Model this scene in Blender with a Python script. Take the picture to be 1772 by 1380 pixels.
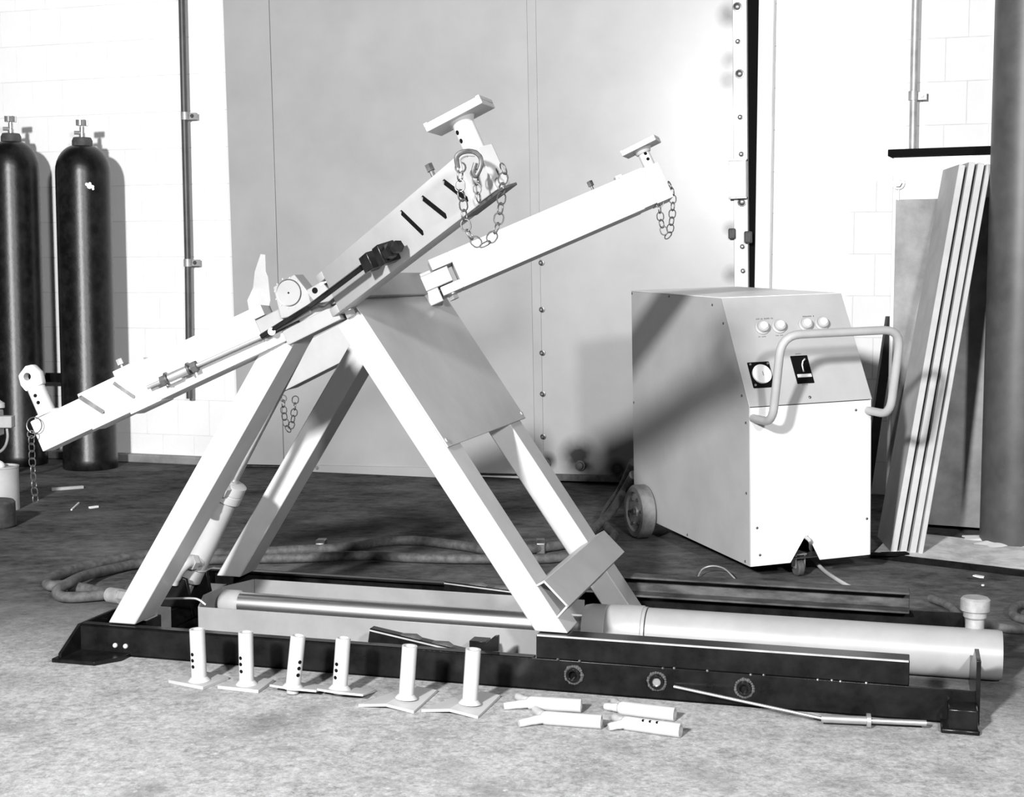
import bpy, math, random
import numpy as np
from mathutils import Vector, Matrix, Quaternion
random.seed(7)
for o in list(bpy.data.objects): bpy.data.objects.remove(o)
scn = bpy.context.scene
COL = scn.collection

# ------------------------------------------------------------------ camera, light, exposure
F, CX, CY, HOR, EYE = 2450., 886., 690., 475., .92
PITCH = math.atan((CY-HOR)/F)
cam = bpy.data.objects.new('camera', bpy.data.cameras.new('camera')); COL.objects.link(cam)
cam.data.sensor_width = 36; cam.data.lens = 36*F/1772; cam.data.clip_start = .05
cam.location = (0, 0, EYE); cam.rotation_euler = (math.pi/2-PITCH, 0, 0)
scn.camera = cam
vs = scn.view_settings
vs.view_transform = 'Standard'; vs.look = 'None'; vs.gamma = 1; vs.use_curve_mapping = False
vs.exposure = 0.1
wd = bpy.data.worlds.new('room_light'); scn.world = wd; wd.use_nodes = True
wd.node_tree.nodes['Background'].inputs[0].default_value = (1, 1, 1, 1)
wd.node_tree.nodes['Background'].inputs[1].default_value = .04
def lamp(name, loc, to, power, size):
    l = bpy.data.lights.new(name, 'AREA'); l.shape = 'DISK'; l.size = size; l.energy = power
    o = bpy.data.objects.new(name, l); COL.objects.link(o); o.location = loc
    o.rotation_euler = (Vector(to)-Vector(loc)).to_track_quat('-Z', 'Y').to_euler()
lamp('photoflood_key', (-1.9, -1.4, 2.35), (-.2, 6.5, 1.6), 650, .35)
lamp('photoflood_fill', (1.15, -1.4, 2.15), (.6, 6.5, 1.6), 215, .35)

# ------------------------------------------------------------------ geometry of the place
V = lambda *a: np.array(a, float)
def unit(a): a = np.array(a, float); return a/np.linalg.norm(a)
CAMP = V(0, 0, EYE); FW = V(0, math.cos(PITCH), -math.sin(PITCH)); UPV = V(0, math.sin(PITCH), math.cos(PITCH)); RT = V(1, 0, 0)
def on_plane(x, y, q, n):                       # sight line of the photograph met with a real plane of the place
    d = FW+RT*(x-CX)/F-UPV*(y-CY)/F
    return CAMP+d*(np.dot(V(*q)-CAMP, n)/np.dot(d, n))
ZA = V(0, 0, 1)
def fl(x, y, z=0): return on_plane(x, y, (0, 0, z), ZA)
def at_y(x, y, Y): return on_plane(x, y, (0, Y, 0), V(0, 1, 0))
# machine axes: u along the base rails, v across them, origin at the front left corner of the base
O = fl(147, 1131); U = unit(fl(1641, 1253)-O); VV = V(-U[1], U[0], 0)
def M(a, b, c): return O+U*a+VV*b+ZA*c
def vp(x, y, vv): return on_plane(x, y, M(0, vv, 0), VV)
def loc_m(P): d = P-O; return d@U, d@VV, d[2]
# back wall axes
WANG = math.radians(-17.5)
WA = V(-1.915, 6.94, 0); WD = V(math.cos(WANG), math.sin(WANG), 0); WN = V(WD[1], -WD[0], 0)
def W(s, h, dep=0): return WA+WD*s+ZA*h+WN*dep
def wp(x, y, dep=0):
    P = on_plane(x, y, W(0, 0, dep), WN); return (P-WA)@WD, P[2]

# ------------------------------------------------------------------ materials
MAT = {}
def mat(name, a, b=None, rough=.5, metal=0., scale=8., lo=.35, hi=.65, detail=6., bump=0., bscale=60., coat=0., stretch=(1, 1, 1), spec=.5):
    m = bpy.data.materials.new(name); m.use_nodes = True; nt = m.node_tree; bs = nt.nodes['Principled BSDF']
    bs.inputs['Roughness'].default_value = rough; bs.inputs['Metallic'].default_value = metal
    bs.inputs['Specular IOR Level'].default_value = spec
    if coat: bs.inputs['Coat Weight'].default_value = coat; bs.inputs['Coat Roughness'].default_value = .12
    g = lambda c: (c, c, c, 1)
    if b is None: bs.inputs['Base Color'].default_value = g(a)
    tc = nt.nodes.new('ShaderNodeTexCoord'); mp = nt.nodes.new('ShaderNodeMapping'); mp.inputs['Scale'].default_value = stretch
    nt.links.new(tc.outputs['Object'], mp.inputs[0])
    if b is not None:
        n = nt.nodes.new('ShaderNodeTexNoise'); n.inputs['Scale'].default_value = scale; n.inputs['Detail'].default_value = detail; n.inputs['Roughness'].default_value = .62
        r = nt.nodes.new('ShaderNodeValToRGB'); r.color_ramp.elements[0].position = lo; r.color_ramp.elements[1].position = hi
        r.color_ramp.elements[0].color = g(a); r.color_ramp.elements[1].color = g(b)
        nt.links.new(mp.outputs[0], n.inputs['Vector']); nt.links.new(n.outputs['Fac'], r.inputs[0]); nt.links.new(r.outputs[0], bs.inputs['Base Color'])
    if bump:
        n2 = nt.nodes.new('ShaderNodeTexNoise'); n2.inputs['Scale'].default_value = bscale; n2.inputs['Detail'].default_value = 4
        bp = nt.nodes.new('ShaderNodeBump'); bp.inputs['Strength'].default_value = bump; bp.inputs['Distance'].default_value = .004
        nt.links.new(mp.outputs[0], n2.inputs['Vector']); nt.links.new(n2.outputs['Fac'], bp.inputs['Height']); nt.links.new(bp.outputs[0], bs.inputs['Normal'])
    MAT[name] = m; return m
mat('white_paint', .42, .47, .42, scale=12)
mat('pale_paint', .33, .38, .42, scale=9)
mat('grey_paint', .30, .36, .45, scale=7)
mat('mid_paint', .27, .31, .5, scale=7)
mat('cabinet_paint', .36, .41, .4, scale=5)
mat('cabinet_lit_paint', .70, .76, .4, scale=5)  # brighter copy of cabinet_paint, light on front and top put into colour
mat('black_paint', .004, .011, .22, scale=18, bump=.04, bscale=90, spec=.18)
mat('dusty_black', .02, .10, .7, scale=9, stretch=(1, 1, 3), spec=.2)
mat('cylinder_paint', .004, .022, .34, scale=16, lo=.42, hi=.8, bump=.12, spec=.35)
mat('black', .005, rough=.9, spec=.05)
mat('rubber', .035, .075, .7, scale=30)
mat('hose_rubber', .045, .105, .75, scale=40)
mat('steel', .40, .52, .35, .75, scale=30)
mat('dark_steel', .10, .2, .4, .8, scale=30)
mat('trough_paint', .21, .25, .4, scale=9)
mat('chain_steel', .07, .15, .35, .6, scale=60)
mat('ram_paint', .27, .31, .38, scale=9)
mat('chrome', .85, rough=.3, metal=1.)
mat('cast', .28, .42, .5, .3, scale=30)
mat('brass', .5, .62, .35, .7, scale=20)
mat('wall_paint', .86, .9, .7, scale=3, bump=.25, bscale=40)
mat('mortar', .66, .74, .9, scale=20)
mat('door_paint', .34, .40, .3, scale=3.2, detail=9, lo=.3, hi=.7)
mat('plinth_concrete', .45, .75, .85, scale=14, bump=.4)
mat('plank', .38, .46, .6, scale=10)
mat('plank_grey', .36, .46, .6, scale=10)
mat('dark_plank', .03, .06, .6, scale=10)
mat('column_paint', .045, .075, .45, scale=9, detail=8)
mat('casing_white', .62, .8, .6, scale=4)
mat('casing_plate', .14, .32, .6, scale=7, lo=.3, hi=.7)
mat('paper', .85, rough=.8)
mat('wheel_tyre', .09, .2, .75, scale=14)
mat('wheel_disc', .3, .48, .4, .5, scale=20)
mat('glass_white', .82, rough=.15, coat=.6)
mat('galvanised', .3, .45, .5, .4, scale=16)
mat('print_ink', .03, rough=.7)

def concrete():
    m = bpy.data.materials.new('floor_concrete'); m.use_nodes = True; nt = m.node_tree; bs = nt.nodes['Principled BSDF']
    L = nt.links.new; N = nt.nodes.new
    tc = N('ShaderNodeTexCoord')
    def noise(sc, det=8, rough=.65, st=(1, 1, 1)):
        mp = N('ShaderNodeMapping'); mp.inputs['Scale'].default_value = st; L(tc.outputs['Object'], mp.inputs[0])
        n = N('ShaderNodeTexNoise'); n.inputs['Scale'].default_value = sc; n.inputs['Detail'].default_value = det; n.inputs['Roughness'].default_value = rough
        L(mp.outputs[0], n.inputs['Vector']); return n.outputs['Fac']
    def ramp(src, p0, c0, p1, c1):
        r = N('ShaderNodeValToRGB'); e = r.color_ramp.elements; e[0].position = p0; e[1].position = p1
        e[0].color = (c0, c0, c0, 1); e[1].color = (c1, c1, c1, 1); L(src, r.inputs[0]); return r.outputs[0]
    def mix(f, a, b, mode='MIX'):
        x = N('ShaderNodeMix'); x.data_type = 'RGBA'; x.blend_type = mode
        if isinstance(f, float): x.inputs[0].default_value = f
        else: L(f, x.inputs[0])
        L(a, x.inputs[6]); L(b, x.inputs[7]); return x.outputs[2]
    def mix_n(a, b):
        x = N('ShaderNodeMath'); x.operation = 'MULTIPLY_ADD'; L(a, x.inputs[0]); x.inputs[1].default_value = .65
        y = N('ShaderNodeMath'); y.operation = 'MULTIPLY'; L(b, y.inputs[0]); y.inputs[1].default_value = .35
        L(y.outputs[0], x.inputs[2]); return x.outputs[0]
    # floor darker at the back, paler in front, blended along a ragged line
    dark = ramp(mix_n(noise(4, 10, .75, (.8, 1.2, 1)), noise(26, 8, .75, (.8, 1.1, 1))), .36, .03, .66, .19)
    pale_tone = mix(.5, ramp(noise(14, 12, .75), .32, .17, .68, .52), ramp(noise(70, 8, .8), .38, .12, .62, .58))
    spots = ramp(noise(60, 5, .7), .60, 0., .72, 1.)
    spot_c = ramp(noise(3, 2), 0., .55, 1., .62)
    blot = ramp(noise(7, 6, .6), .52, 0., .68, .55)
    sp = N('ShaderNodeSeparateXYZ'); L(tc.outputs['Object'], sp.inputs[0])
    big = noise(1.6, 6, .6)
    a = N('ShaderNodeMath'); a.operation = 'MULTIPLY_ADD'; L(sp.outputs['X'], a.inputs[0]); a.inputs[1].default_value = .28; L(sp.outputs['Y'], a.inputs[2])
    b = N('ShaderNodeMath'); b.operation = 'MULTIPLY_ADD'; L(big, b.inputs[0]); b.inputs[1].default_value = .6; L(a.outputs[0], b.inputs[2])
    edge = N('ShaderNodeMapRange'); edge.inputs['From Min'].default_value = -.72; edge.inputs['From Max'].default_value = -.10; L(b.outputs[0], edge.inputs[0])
    light = mix(blot, pale_tone, dark)
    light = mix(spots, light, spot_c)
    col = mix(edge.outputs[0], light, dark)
    L(col, bs.inputs['Base Color'])
    bs.inputs['Roughness'].default_value = .8; bs.inputs['Specular IOR Level'].default_value = .05; bs.inputs['IOR'].default_value = 1.03
    bp = N('ShaderNodeBump'); bp.inputs['Strength'].default_value = .35; bp.inputs['Distance'].default_value = .003
    L(noise(50, 6), bp.inputs['Height']); L(bp.outputs[0], bs.inputs['Normal'])
    MAT['floor_concrete'] = m
concrete()

# ------------------------------------------------------------------ mesh builder
def perp(a):
    a = unit(a); h = V(0, 0, 1) if abs(a[2]) < .9 else V(1, 0, 0)
    x = unit(np.cross(h, a)); return x, np.cross(a, x)
class MB:
    def __init__(s): s.v = []; s.f = []
    def add(s, vs_, fs):
        k = len(s.v); s.v += [tuple(p) for p in vs_]; s.f += [tuple(i+k for i in f) for f in fs]; return s
    def box(s, o, a, b, c):
        o, a, b, c = map(np.array, (o, a, b, c))
        if np.dot(np.cross(a, b), c) < 0: a, b = b, a
        return s.add([o, o+a, o+a+b, o+b, o+c, o+a+c, o+a+b+c, o+b+c],
                     [(3, 2, 1, 0), (4, 5, 6, 7), (0, 1, 5, 4), (1, 2, 6, 5), (2, 3, 7, 6), (3, 0, 4, 7)])
    def cbox(s, c, a, b, d):
        c, a, b, d = map(np.array, (c, a, b, d)); return s.box(c-(a+b+d)/2, a, b, d)
    def prism(s, poly, vec):
        poly = [np.array(p, float) for p in poly]; vec = np.array(vec, float); n = len(poly)
        nn = sum(np.cross(poly[i]-poly[0], poly[(i+1) % n]-poly[0]) for i in range(n))
        if np.dot(nn, vec) < 0: poly = poly[::-1]
        return s.add(poly+[p+vec for p in poly], [tuple(range(n))[::-1], tuple(range(n, 2*n))]+[(i, (i+1) % n, n+(i+1) % n, n+i) for i in range(n)])
    def lathe(s, p0, axis, prof, seg=24):
        p0 = np.array(p0, float); ax = unit(axis); x, y = perp(ax); k = len(prof); vs_ = []
        for i in range(seg):
            t = 2*math.pi*i/seg; d = x*math.cos(t)+y*math.sin(t)
            vs_ += [p0+ax*h+d*r for r, h in prof]
        fs = [(i*k+j, ((i+1) % seg)*k+j, ((i+1) % seg)*k+j+1, i*k+j+1) for i in range(seg) for j in range(k-1)]
        if prof[0][0] > 1e-6: fs.append(tuple(i*k for i in range(seg))[::-1])
        if prof[-1][0] > 1e-6: fs.append(tuple(i*k+k-1 for i in range(seg)))
        return s.add(vs_, fs)
    def cyl(s, p0, p1, r, r1=None, seg=20):
        p0, p1 = np.array(p0, float), np.array(p1, float); h = np.linalg.norm(p1-p0)
        return s.lathe(p0, p1-p0, [(r, 0), (r if r1 is None else r1, h)], seg)
    def ring(s, p0, p1, ro, ri, seg=20):          # hollow tube
        p0, p1 = np.array(p0, float), np.array(p1, float); h = np.linalg.norm(p1-p0); ax = unit(p1-p0); x, y = perp(ax); vs_ = []
        for i in range(seg):
            t = 2*math.pi*i/seg; d = x*math.cos(t)+y*math.sin(t)
            vs_ += [p0+d*ro, p0+ax*h+d*ro, p0+ax*h+d*ri, p0+d*ri]
        return s.add(vs_, [(i*4+j, ((i+1) % seg)*4+j, ((i+1) % seg)*4+(j+1) % 4, i*4+(j+1) % 4) for i in range(seg) for j in range(4)])
    def tube(s, path, r, seg=10):
        path = [np.array(p, float) for p in path]; n = len(path); vs_ = []; x = None
        for i, p in enumerate(path):
            t = unit(path[min(i+1, n-1)]-path[max(i-1, 0)])
            if x is None: x, _ = perp(t)
            x = unit(x-t*np.dot(x, t)); y = np.cross(t, x); rr = r[i] if hasattr(r, '__len__') else r
            vs_ += [p+(x*math.cos(2*math.pi*j/seg)+y*math.sin(2*math.pi*j/seg))*rr for j in range(seg)]
        fs = [(i*seg+j, i*seg+(j+1) % seg, (i+1)*seg+(j+1) % seg, (i+1)*seg+j) for i in range(n-1) for j in range(seg)]
        fs += [tuple(range(seg))[::-1], tuple(range((n-1)*seg, n*seg))]
        return s.add(vs_, fs)
    def torus(s, c, axis, R, r, seg=16, rs=6, el=0., eld=None):
        c = np.array(c, float); ax = unit(axis)
        if eld is None: x, y = perp(ax)
        else: x = unit(eld); y = np.cross(ax, x)
        vs_ = []
        for i in range(seg):
            t = 2*math.pi*i/seg; d = x*math.cos(t)+y*math.sin(t); o = c+d*R+x*(el if math.cos(t) > 0 else -el)*(1 if abs(math.cos(t)) > 1e-6 else 0)
            vs_ += [o+(d*math.cos(2*math.pi*j/rs)+ax*math.sin(2*math.pi*j/rs))*r for j in range(rs)]
        return s.add(vs_, [(i*rs+j, ((i+1) % seg)*rs+j, ((i+1) % seg)*rs+(j+1) % rs, i*rs+(j+1) % rs) for i in range(seg) for j in range(rs)])
    def ball(s, c, r, seg=12, rings=8, sq=1.):
        return s.lathe(np.array(c, float)-V(0, 0, r*sq), ZA, [(max(1e-7, r*math.sin(math.pi*i/rings)), r*sq*(1-math.cos(math.pi*i/rings))) for i in range(rings+1)], seg)
    def mesh(s, name, m, smooth=32):
        me = bpy.data.meshes.new(name); me.from_pydata(s.v, [], s.f); me.materials.append(MAT[m]); me.validate()
        if smooth:
            me.polygons.foreach_set('use_smooth', [True]*len(me.polygons)); me.set_sharp_from_angle(angle=math.radians(smooth))
        me.update(); return me
    def build(s, name, m, parent=None, bevel=0., smooth=32, label=None):
        a = np.array(s.v); c = (a.min(0)+a.max(0))/2
        if parent is None: c[2] = a[:, 2].min()
        s.v = [tuple(p-c) for p in a]
        o = bpy.data.objects.new(name, s.mesh(name, m, smooth)); COL.objects.link(o); place(o, c, parent)
        if bevel:
            b = o.modifiers.new('edge', 'BEVEL'); b.width = bevel; b.segments = 2; b.limit_method = 'ANGLE'; b.angle_limit = math.radians(40); b.harden_normals = False
        if label: o['label'] = label
        return o
ORG = {}
def place(o, c, parent=None):
    ORG[o.name] = np.array(c, float)
    if parent is None: o.location = c
    else: o.parent = parent; o.location = np.array(c, float)-ORG[parent.name]
def copy_at(src, c, parent, rot=None, name=None):
    o = bpy.data.objects.new(name or src.name.split('.')[0], src.data) if not isinstance(src, bpy.types.Mesh) else bpy.data.objects.new(name, src)
    COL.objects.link(o)
    if rot is not None: o.rotation_mode = 'QUATERNION'; o.rotation_quaternion = rot
    place(o, c, parent); return o
def thing(name, label, cat, loc, group=None):
    o = bpy.data.objects.new(name, None); o.empty_display_size = .05; COL.objects.link(o); place(o, loc)
    return tag(o, label, cat, group)
def tag(o, label, cat, group=None):
    o['label'] = label; o['category'] = cat
    if group: o['group'] = group
    return o
def structure(o, label=None):
    o['kind'] = 'structure'
    if label: o['label'] = label
    return o
def quat(x, y, z):                                # axes as columns
    return Matrix([[x[0], y[0], z[0]], [x[1], y[1], z[1]], [x[2], y[2], z[2]]]).to_quaternion()
def smooth_path(pts, n=8):
    pts = [np.array(p, float) for p in pts]; out = []; P = [2*pts[0]-pts[1]]+pts+[2*pts[-1]-pts[-2]]
    for i in range(1, len(P)-2):
        for k in range(n):
            t = k/n; a, b, c, d = P[i-1:i+3]
            out.append(.5*((2*b)+(-a+c)*t+(2*a-5*b+4*c-d)*t*t+(-a+3*b-3*c+d)*t**3))
    return out+[pts[-1]]
def hexbolt(mb, p, axis, r=.009, h=.007, washer=True):
    ax = unit(axis)
    if washer: mb.cyl(p, np.array(p)+ax*.002, r*1.35, seg=16); p = np.array(p)+ax*.002
    mb.cyl(p, np.array(p)+ax*h, r, seg=6)

# ------------------------------------------------------------------ the setting
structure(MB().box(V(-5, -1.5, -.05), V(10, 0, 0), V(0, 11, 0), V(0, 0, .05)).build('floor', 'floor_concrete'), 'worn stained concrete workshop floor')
wall = structure(MB().box(W(-3, 0, -.2), WD*9, WN*.175, ZA*2.75).build('wall_back', 'mortar'), 'white painted block wall')
def bricks():
    j, d = .004, .03; zb = wp(300, 754)[1]; bh = (wp(300, 445)[1]-zb)/5; bw = wp(355, 540)[0]-wp(300, 540)[0]
    me = MB().cbox(V(0, 0, 0), V(bw-j, 0, 0), V(0, d, 0), V(0, 0, bh-j)).mesh('brick', 'wall_paint', 0)
    ml = MB().cbox(V(0, 0, 0), V(bw-j, 0, 0), V(0, d, 0), V(0, 0, zb-j)).mesh('brick', 'wall_paint', 0)
    q = Quaternion((0, 0, 1), WANG)
    s_ref = wp(355, 540)[0]
    for k in range(15):
        z0 = 0 if k == 0 else zb+(k-1)*bh
        for i in range(-14, 26):
            s = s_ref+(i+(.5 if k % 2 else 0))*bw
            if not (-1.75 < s < wp(410, 400)[0]+.1 or wp(1325, 300)[0] < s < 5.0): continue
            h = zb if k == 0 else bh
            copy_at(ml if k == 0 else me, W(s, z0+h/2, -.0375+random.uniform(-.0008, .0008)), wall, q, 'brick')
bricks()
sc_ = wp(395, 790)[0]
structure(MB().box(W(-2.2, 0, -.02), WD*(sc_+2.2), WN*.05, ZA*.04).build('baseboard_back', 'casing_plate', bevel=.006), 'rough grey concrete kerb at the foot of the block wall')

# steel sliding door, hung a little out of plumb
door = bpy.data.objects.new('door_1', None); COL.objects.link(door); place(door, W(2., .0, .05)); structure(door, 'grey sheet steel sliding door with bolted seams')
RO = .02
DX = WD*math.cos(RO)+ZA*math.sin(RO); DZ = ZA*math.cos(RO)-WD*math.sin(RO); DO = W(2., .0, .05)
def D(a, b, c=0): return DO+DX*a+DZ*b+WN*c
def dp(x, y, c=0):
    P = on_plane(x, y, D(0, 0, c), WN)-DO; return P@DX, P@DZ
xL, xS1, xS2, xR = dp(402, 480)[0], dp(475, 300)[0], dp(919, 400)[0], dp(1270, 250)[0]
xR2 = dp(1294, 300)[0]; bt = .03
for a, b, hb in ((xL, xS1, .045), (xS1, xS2, bt), (xS2, xR, bt)):
    pn = MB().box(D(a+.0015, hb, -.03), DX*(b-a-.003), DZ*2.6, WN*.03).build('panel', 'door_paint', door, .001)
def soot(o, spots):                               # burnt soot marks left around the bolts of the last sheet
    m = MAT['door_paint'].copy(); m.name = 'door_paint_sooted'; nt = m.node_tree; L = nt.links.new; bs = nt.nodes['Principled BSDF']
    src = bs.inputs['Base Color'].links[0].from_socket; tc = nt.nodes.new('ShaderNodeTexCoord'); tot = None
    nz = nt.nodes.new('ShaderNodeTexNoise'); nz.inputs['Scale'].default_value = 9; nz.inputs['Detail'].default_value = 6; L(tc.outputs['Object'], nz.inputs['Vector'])
    for (x, y, r) in spots:
        c = D(*dp(x, y, 0), 0)-ORG[o.name]; d = nt.nodes.new('ShaderNodeVectorMath'); d.operation = 'DISTANCE'; d.inputs[1].default_value = c; L(tc.outputs['Object'], d.inputs[0])
        mr = nt.nodes.new('ShaderNodeMapRange'); mr.inputs['From Min'].default_value = r; mr.inputs['From Max'].default_value = r*.15; L(d.outputs['Value'], mr.inputs[0])
        if tot is None: tot = mr.outputs[0]
        else:
            mx = nt.nodes.new('ShaderNodeMath'); mx.operation = 'MAXIMUM'; L(tot, mx.inputs[0]); L(mr.outputs[0], mx.inputs[1]); tot = mx.outputs[0]
    k = nt.nodes.new('ShaderNodeMath'); k.operation = 'MULTIPLY'; L(tot, k.inputs[0]); L(nz.outputs['Fac'], k.inputs[1])
    k2 = nt.nodes.new('ShaderNodeMath'); k2.operation = 'MULTIPLY'; k2.use_clamp = True; L(k.outputs[0], k2.inputs[0]); k2.inputs[1].default_value = 1.9
    mix = nt.nodes.new('ShaderNodeMix'); mix.data_type = 'RGBA'; L(k2.outputs[0], mix.inputs[0]); L(src, mix.inputs[6]); mix.inputs[7].default_value = (.02, .02, .02, 1); L(mix.outputs[2], bs.inputs['Base Color'])
    o.data.materials[0] = m
soot(pn, [(948, 798, .05), (1002, 790, .11), (1010, 805, .07), (1068, 812, .06), (1264, 25, .07), (1264, 105, .06), (1264, 140, .07), (1264, 395, .04), (1266, 475, .05)])
MB().box(D(xL, hb, -.06), DX*(xR2-xL), DZ*2.6, WN*.028).build('backing_frame', 'dark_steel', door)
sx0, sx1 = dp(921, 500)[0], dp(936, 500)[0]
MB().box(D(sx0, .05, 0), DX*(sx1-sx0), DZ*2.55, WN*.006).build('cover_strip', 'door_paint', door, .001)
MB().box(D(xR, .05, -.03), DX*(xR2-xR), DZ*2.55, WN*.042).build('edge_strip', 'casing_white', door, .0015)
a0, a1 = dp(525, 815)[0], dp(762, 823)[0]
MB().box(D(a0, .005, 0), DX*(a1-a0), DZ*.045, WN*.012).build('bottom_rail', 'door_paint', door, .001)
a0, a1 = dp(945, 825)[0], dp(1075, 830)[0]
MB().box(D(a0, .005, -.01), DX*(a1-a0), DZ*.03, WN*.03).build('bottom_rail', 'dark_steel', door, .002)
def door_bolt(x, y, r, m='dark_steel', c=.006, h=.012):
    a, b = dp(x, y, c); MB().lathe(D(a, b, c), WN, [(r*1.5, 0), (r*1.5, .003), (r, .004), (r, h), (r*.6, h+.003), (0, h+.003)], 10).build('bolt', m, door)
for y in (455, 536, 611, 682, 756): door_bolt(937+(y-455)*.01, y, .0085)
for x, y in ((1277, 72), (1281, 203), (1283, 267), (1285, 427), (1286, 469)): door_bolt(x, y, .007, c=.013, h=.01)
for x, y in ((1276, 12), (1280, 128), (1284, 350)): door_bolt(x, y, .013, c=.013, h=.014)
for x, y in ((944, 803), (1004, 806), (1068, 812)): door_bolt(x, y, .016, 'rubber', c=.012, h=.018)
for x, y in ((531, 808), (549, 810)): door_bolt(x, y, .006, 'casing_plate', c=.012, h=.008)
a, b = dp(1268, 405, 0); MB().cbox(D(a, b, .015), DX*.03, DZ*.045, WN*.03).build('clamp_lug', 'rubber', door, .006)
a, b = dp(1296, 411, 0); MB().cbox(D(a, b, .02), DX*.03, DZ*.05, WN*.04).build('clamp_lug', 'rubber', door, .006)
a, b = dp(1279, 311, 0); hd = MB().cbox(D(a, b, .03), DX*.07, DZ*.15, WN*.036).build('door_handle', 'casing_white', door, .003)
MB().cbox(D(a, b+.078, .03), DX*.076, DZ*.006, WN*.04).cbox(D(a, b-.078, .03), DX*.076, DZ*.006, WN*.04).build('handle_lip', 'dark_steel', hd)
pk = [(451, 440), (459, 441), (460, 470), (464, 480), (468, 520), (462, 545), (434, 555), (428, 520), (438, 498), (441, 470)]
MB().prism([D(*dp(x, y, .001), .001) for x, y in pk], WN*.0006).build('bare_patch', 'casing_white', door, label='bare patch of peeled paint')
# black gap between the door edge and the painted jamb
g0, _ = wp(1300, 300, .03); g1, _ = wp(1309, 300, .03); g2, _ = wp(1335, 300, .03)
structure(MB().box(W(g0-.05, 0, -.02), WD*(g1-g0+.05), WN*.04, ZA*2.75).build('trim_1', 'black'), 'black gap strip beside the sliding door')
structure(MB().box(W(g1, 0, -.02), WD*(g2-g1), WN*.06, ZA*2.75).build('trim_2', 'casing_white', bevel=.004), 'white painted door jamb')

# conduits on the wall
def conduit(name, label, pts, r, clips, dep, m):
    P = [W(*wp(x, y, dep), dep) for x, y in pts]
    t = thing(name, label, 'pipe', (P[-1][0], P[-1][1], P[-1][2])); MB().tube(P, r, 12).build('pipe', m, t)
    for x, y in clips:
        s, h = wp(x, y, dep); mb = MB().ring(W(s, h-.018, dep), W(s, h+.018, dep), r+.004, r*.9, 12).cbox(W(s+.03, h, .012), WD*.045, ZA*.03, WN*.02)
        c = mb.build('clip', 'galvanised', t); b = MB(); hexbolt(b, W(s+.034, h, .022), WN, .007); b.build('screw', 'dark_steel', c)
conduit('wall_conduit', 'dark vertical conduit pipe on the white wall beside gas cylinders', [(313, -60), (319, 200), (325, 452), (328, 690)], .0155, [(320, 201), (325, 455)], .03, 'column_paint')
conduit('wall_conduit', 'short grey conduit on white wall above the steel casing', [(1586, -60), (1582, 100), (1578, 320)], .015, [(1580, 166)], .03, 'galvanised')

# ------------------------------------------------------------------ gas cylinders
def gas_cylinder(x, ybase, Y, label, tilt):
    c = at_y(x, ybase, Y); c[2] = 0; r = .1275
    zt = lambda y: EYE+(HOR-y)/F*Y
    t = thing('gas_cylinder', label, 'gas cylinder', c, 'gas cylinders by the white wall')
    zs, zn, zc = zt(300), zt(256), zt(244)
    dz = tilt
    prof = [(.0, 0), (r-.004, 0), (r, .006), (r, .05), (r-.002, .055), (r-.002, zs-.005+dz)]
    for i in range(1, 9):
        a = i/8*math.pi/2; prof.append((.044+(r-.046)*math.cos(a)**1.2, zs-.005+dz+(zn-zs+.005)*math.sin(a)**.95))
    MB().lathe(c, ZA, prof, 40).build('body', 'cylinder_paint', t, smooth=50)
    n0 = zn-.012+dz
    MB().lathe(c+ZA*n0, ZA, [(.047, 0), (.047, .035), (.040, .05), (.018, .052)], 24).build('neck_ring', 'rubber', t)
    v = MB().lathe(c+ZA*(n0+.05), ZA, [(.014, 0), (.014, .02), (.011, .022), (.011, .05)], 14).cyl(c+ZA*(n0+.072), c+ZA*(n0+.072)-V(.034, .01, 0), .009, seg=10).build('valve', 'steel', t)
    w = MB().lathe(c+ZA*(n0+.10), ZA, [(.006, 0), (.006, .02)], 10)
    for k in range(8):
        a = k*math.pi/4; d = V(math.cos(a), math.sin(a), 0); w.cbox(c+ZA*(n0+.118)+d*.018, d*.02, np.cross(ZA, d)*.008, ZA*.026)
    w.build('hand_wheel', 'steel', t)
gas_cylinder(157, 806, 6.70, 'tall black gas cylinder with a white paint mark, nearer the conduit', 0.)
gas_cylinder(36, 796, 6.84, 'tall black gas cylinder cut by the left picture edge', .02)
# white paint splash
s0 = at_y(154, 322, 6.70-.1285)
cy = at_y(157, 806, 6.70)
mk = MB()
for k, (dx, dz, r) in enumerate(((0, 0, .013), (-.012, .008, .008), (.014, -.002, .008), (.002, .012, .007), (.016, -.012, .006))):
    th = (s0[0]+dx-cy[0])/.128; p = V(cy[0]+.1275*math.sin(th), cy[1]-.1275*math.cos(th), s0[2]+dz)
    mk.cyl(p, p+V(math.sin(th), -math.cos(th), 0)*.0015, r, seg=9)
cylobj = [o for o in bpy.data.objects if o.name == 'gas_cylinder'][0]
mk.build('paint_mark', 'paper', cylobj, label='white paint splash')
b0, b1 = at_y(-60, 652, 7.07), at_y(112, 655, 6.92)
tag(MB().box(b0-ZA*.02, b1-b0, V(0, .02, 0), ZA*.045).build('retaining_bar', 'black_paint'), 'dark retaining bar running behind the two gas cylinders', 'bar')

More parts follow.
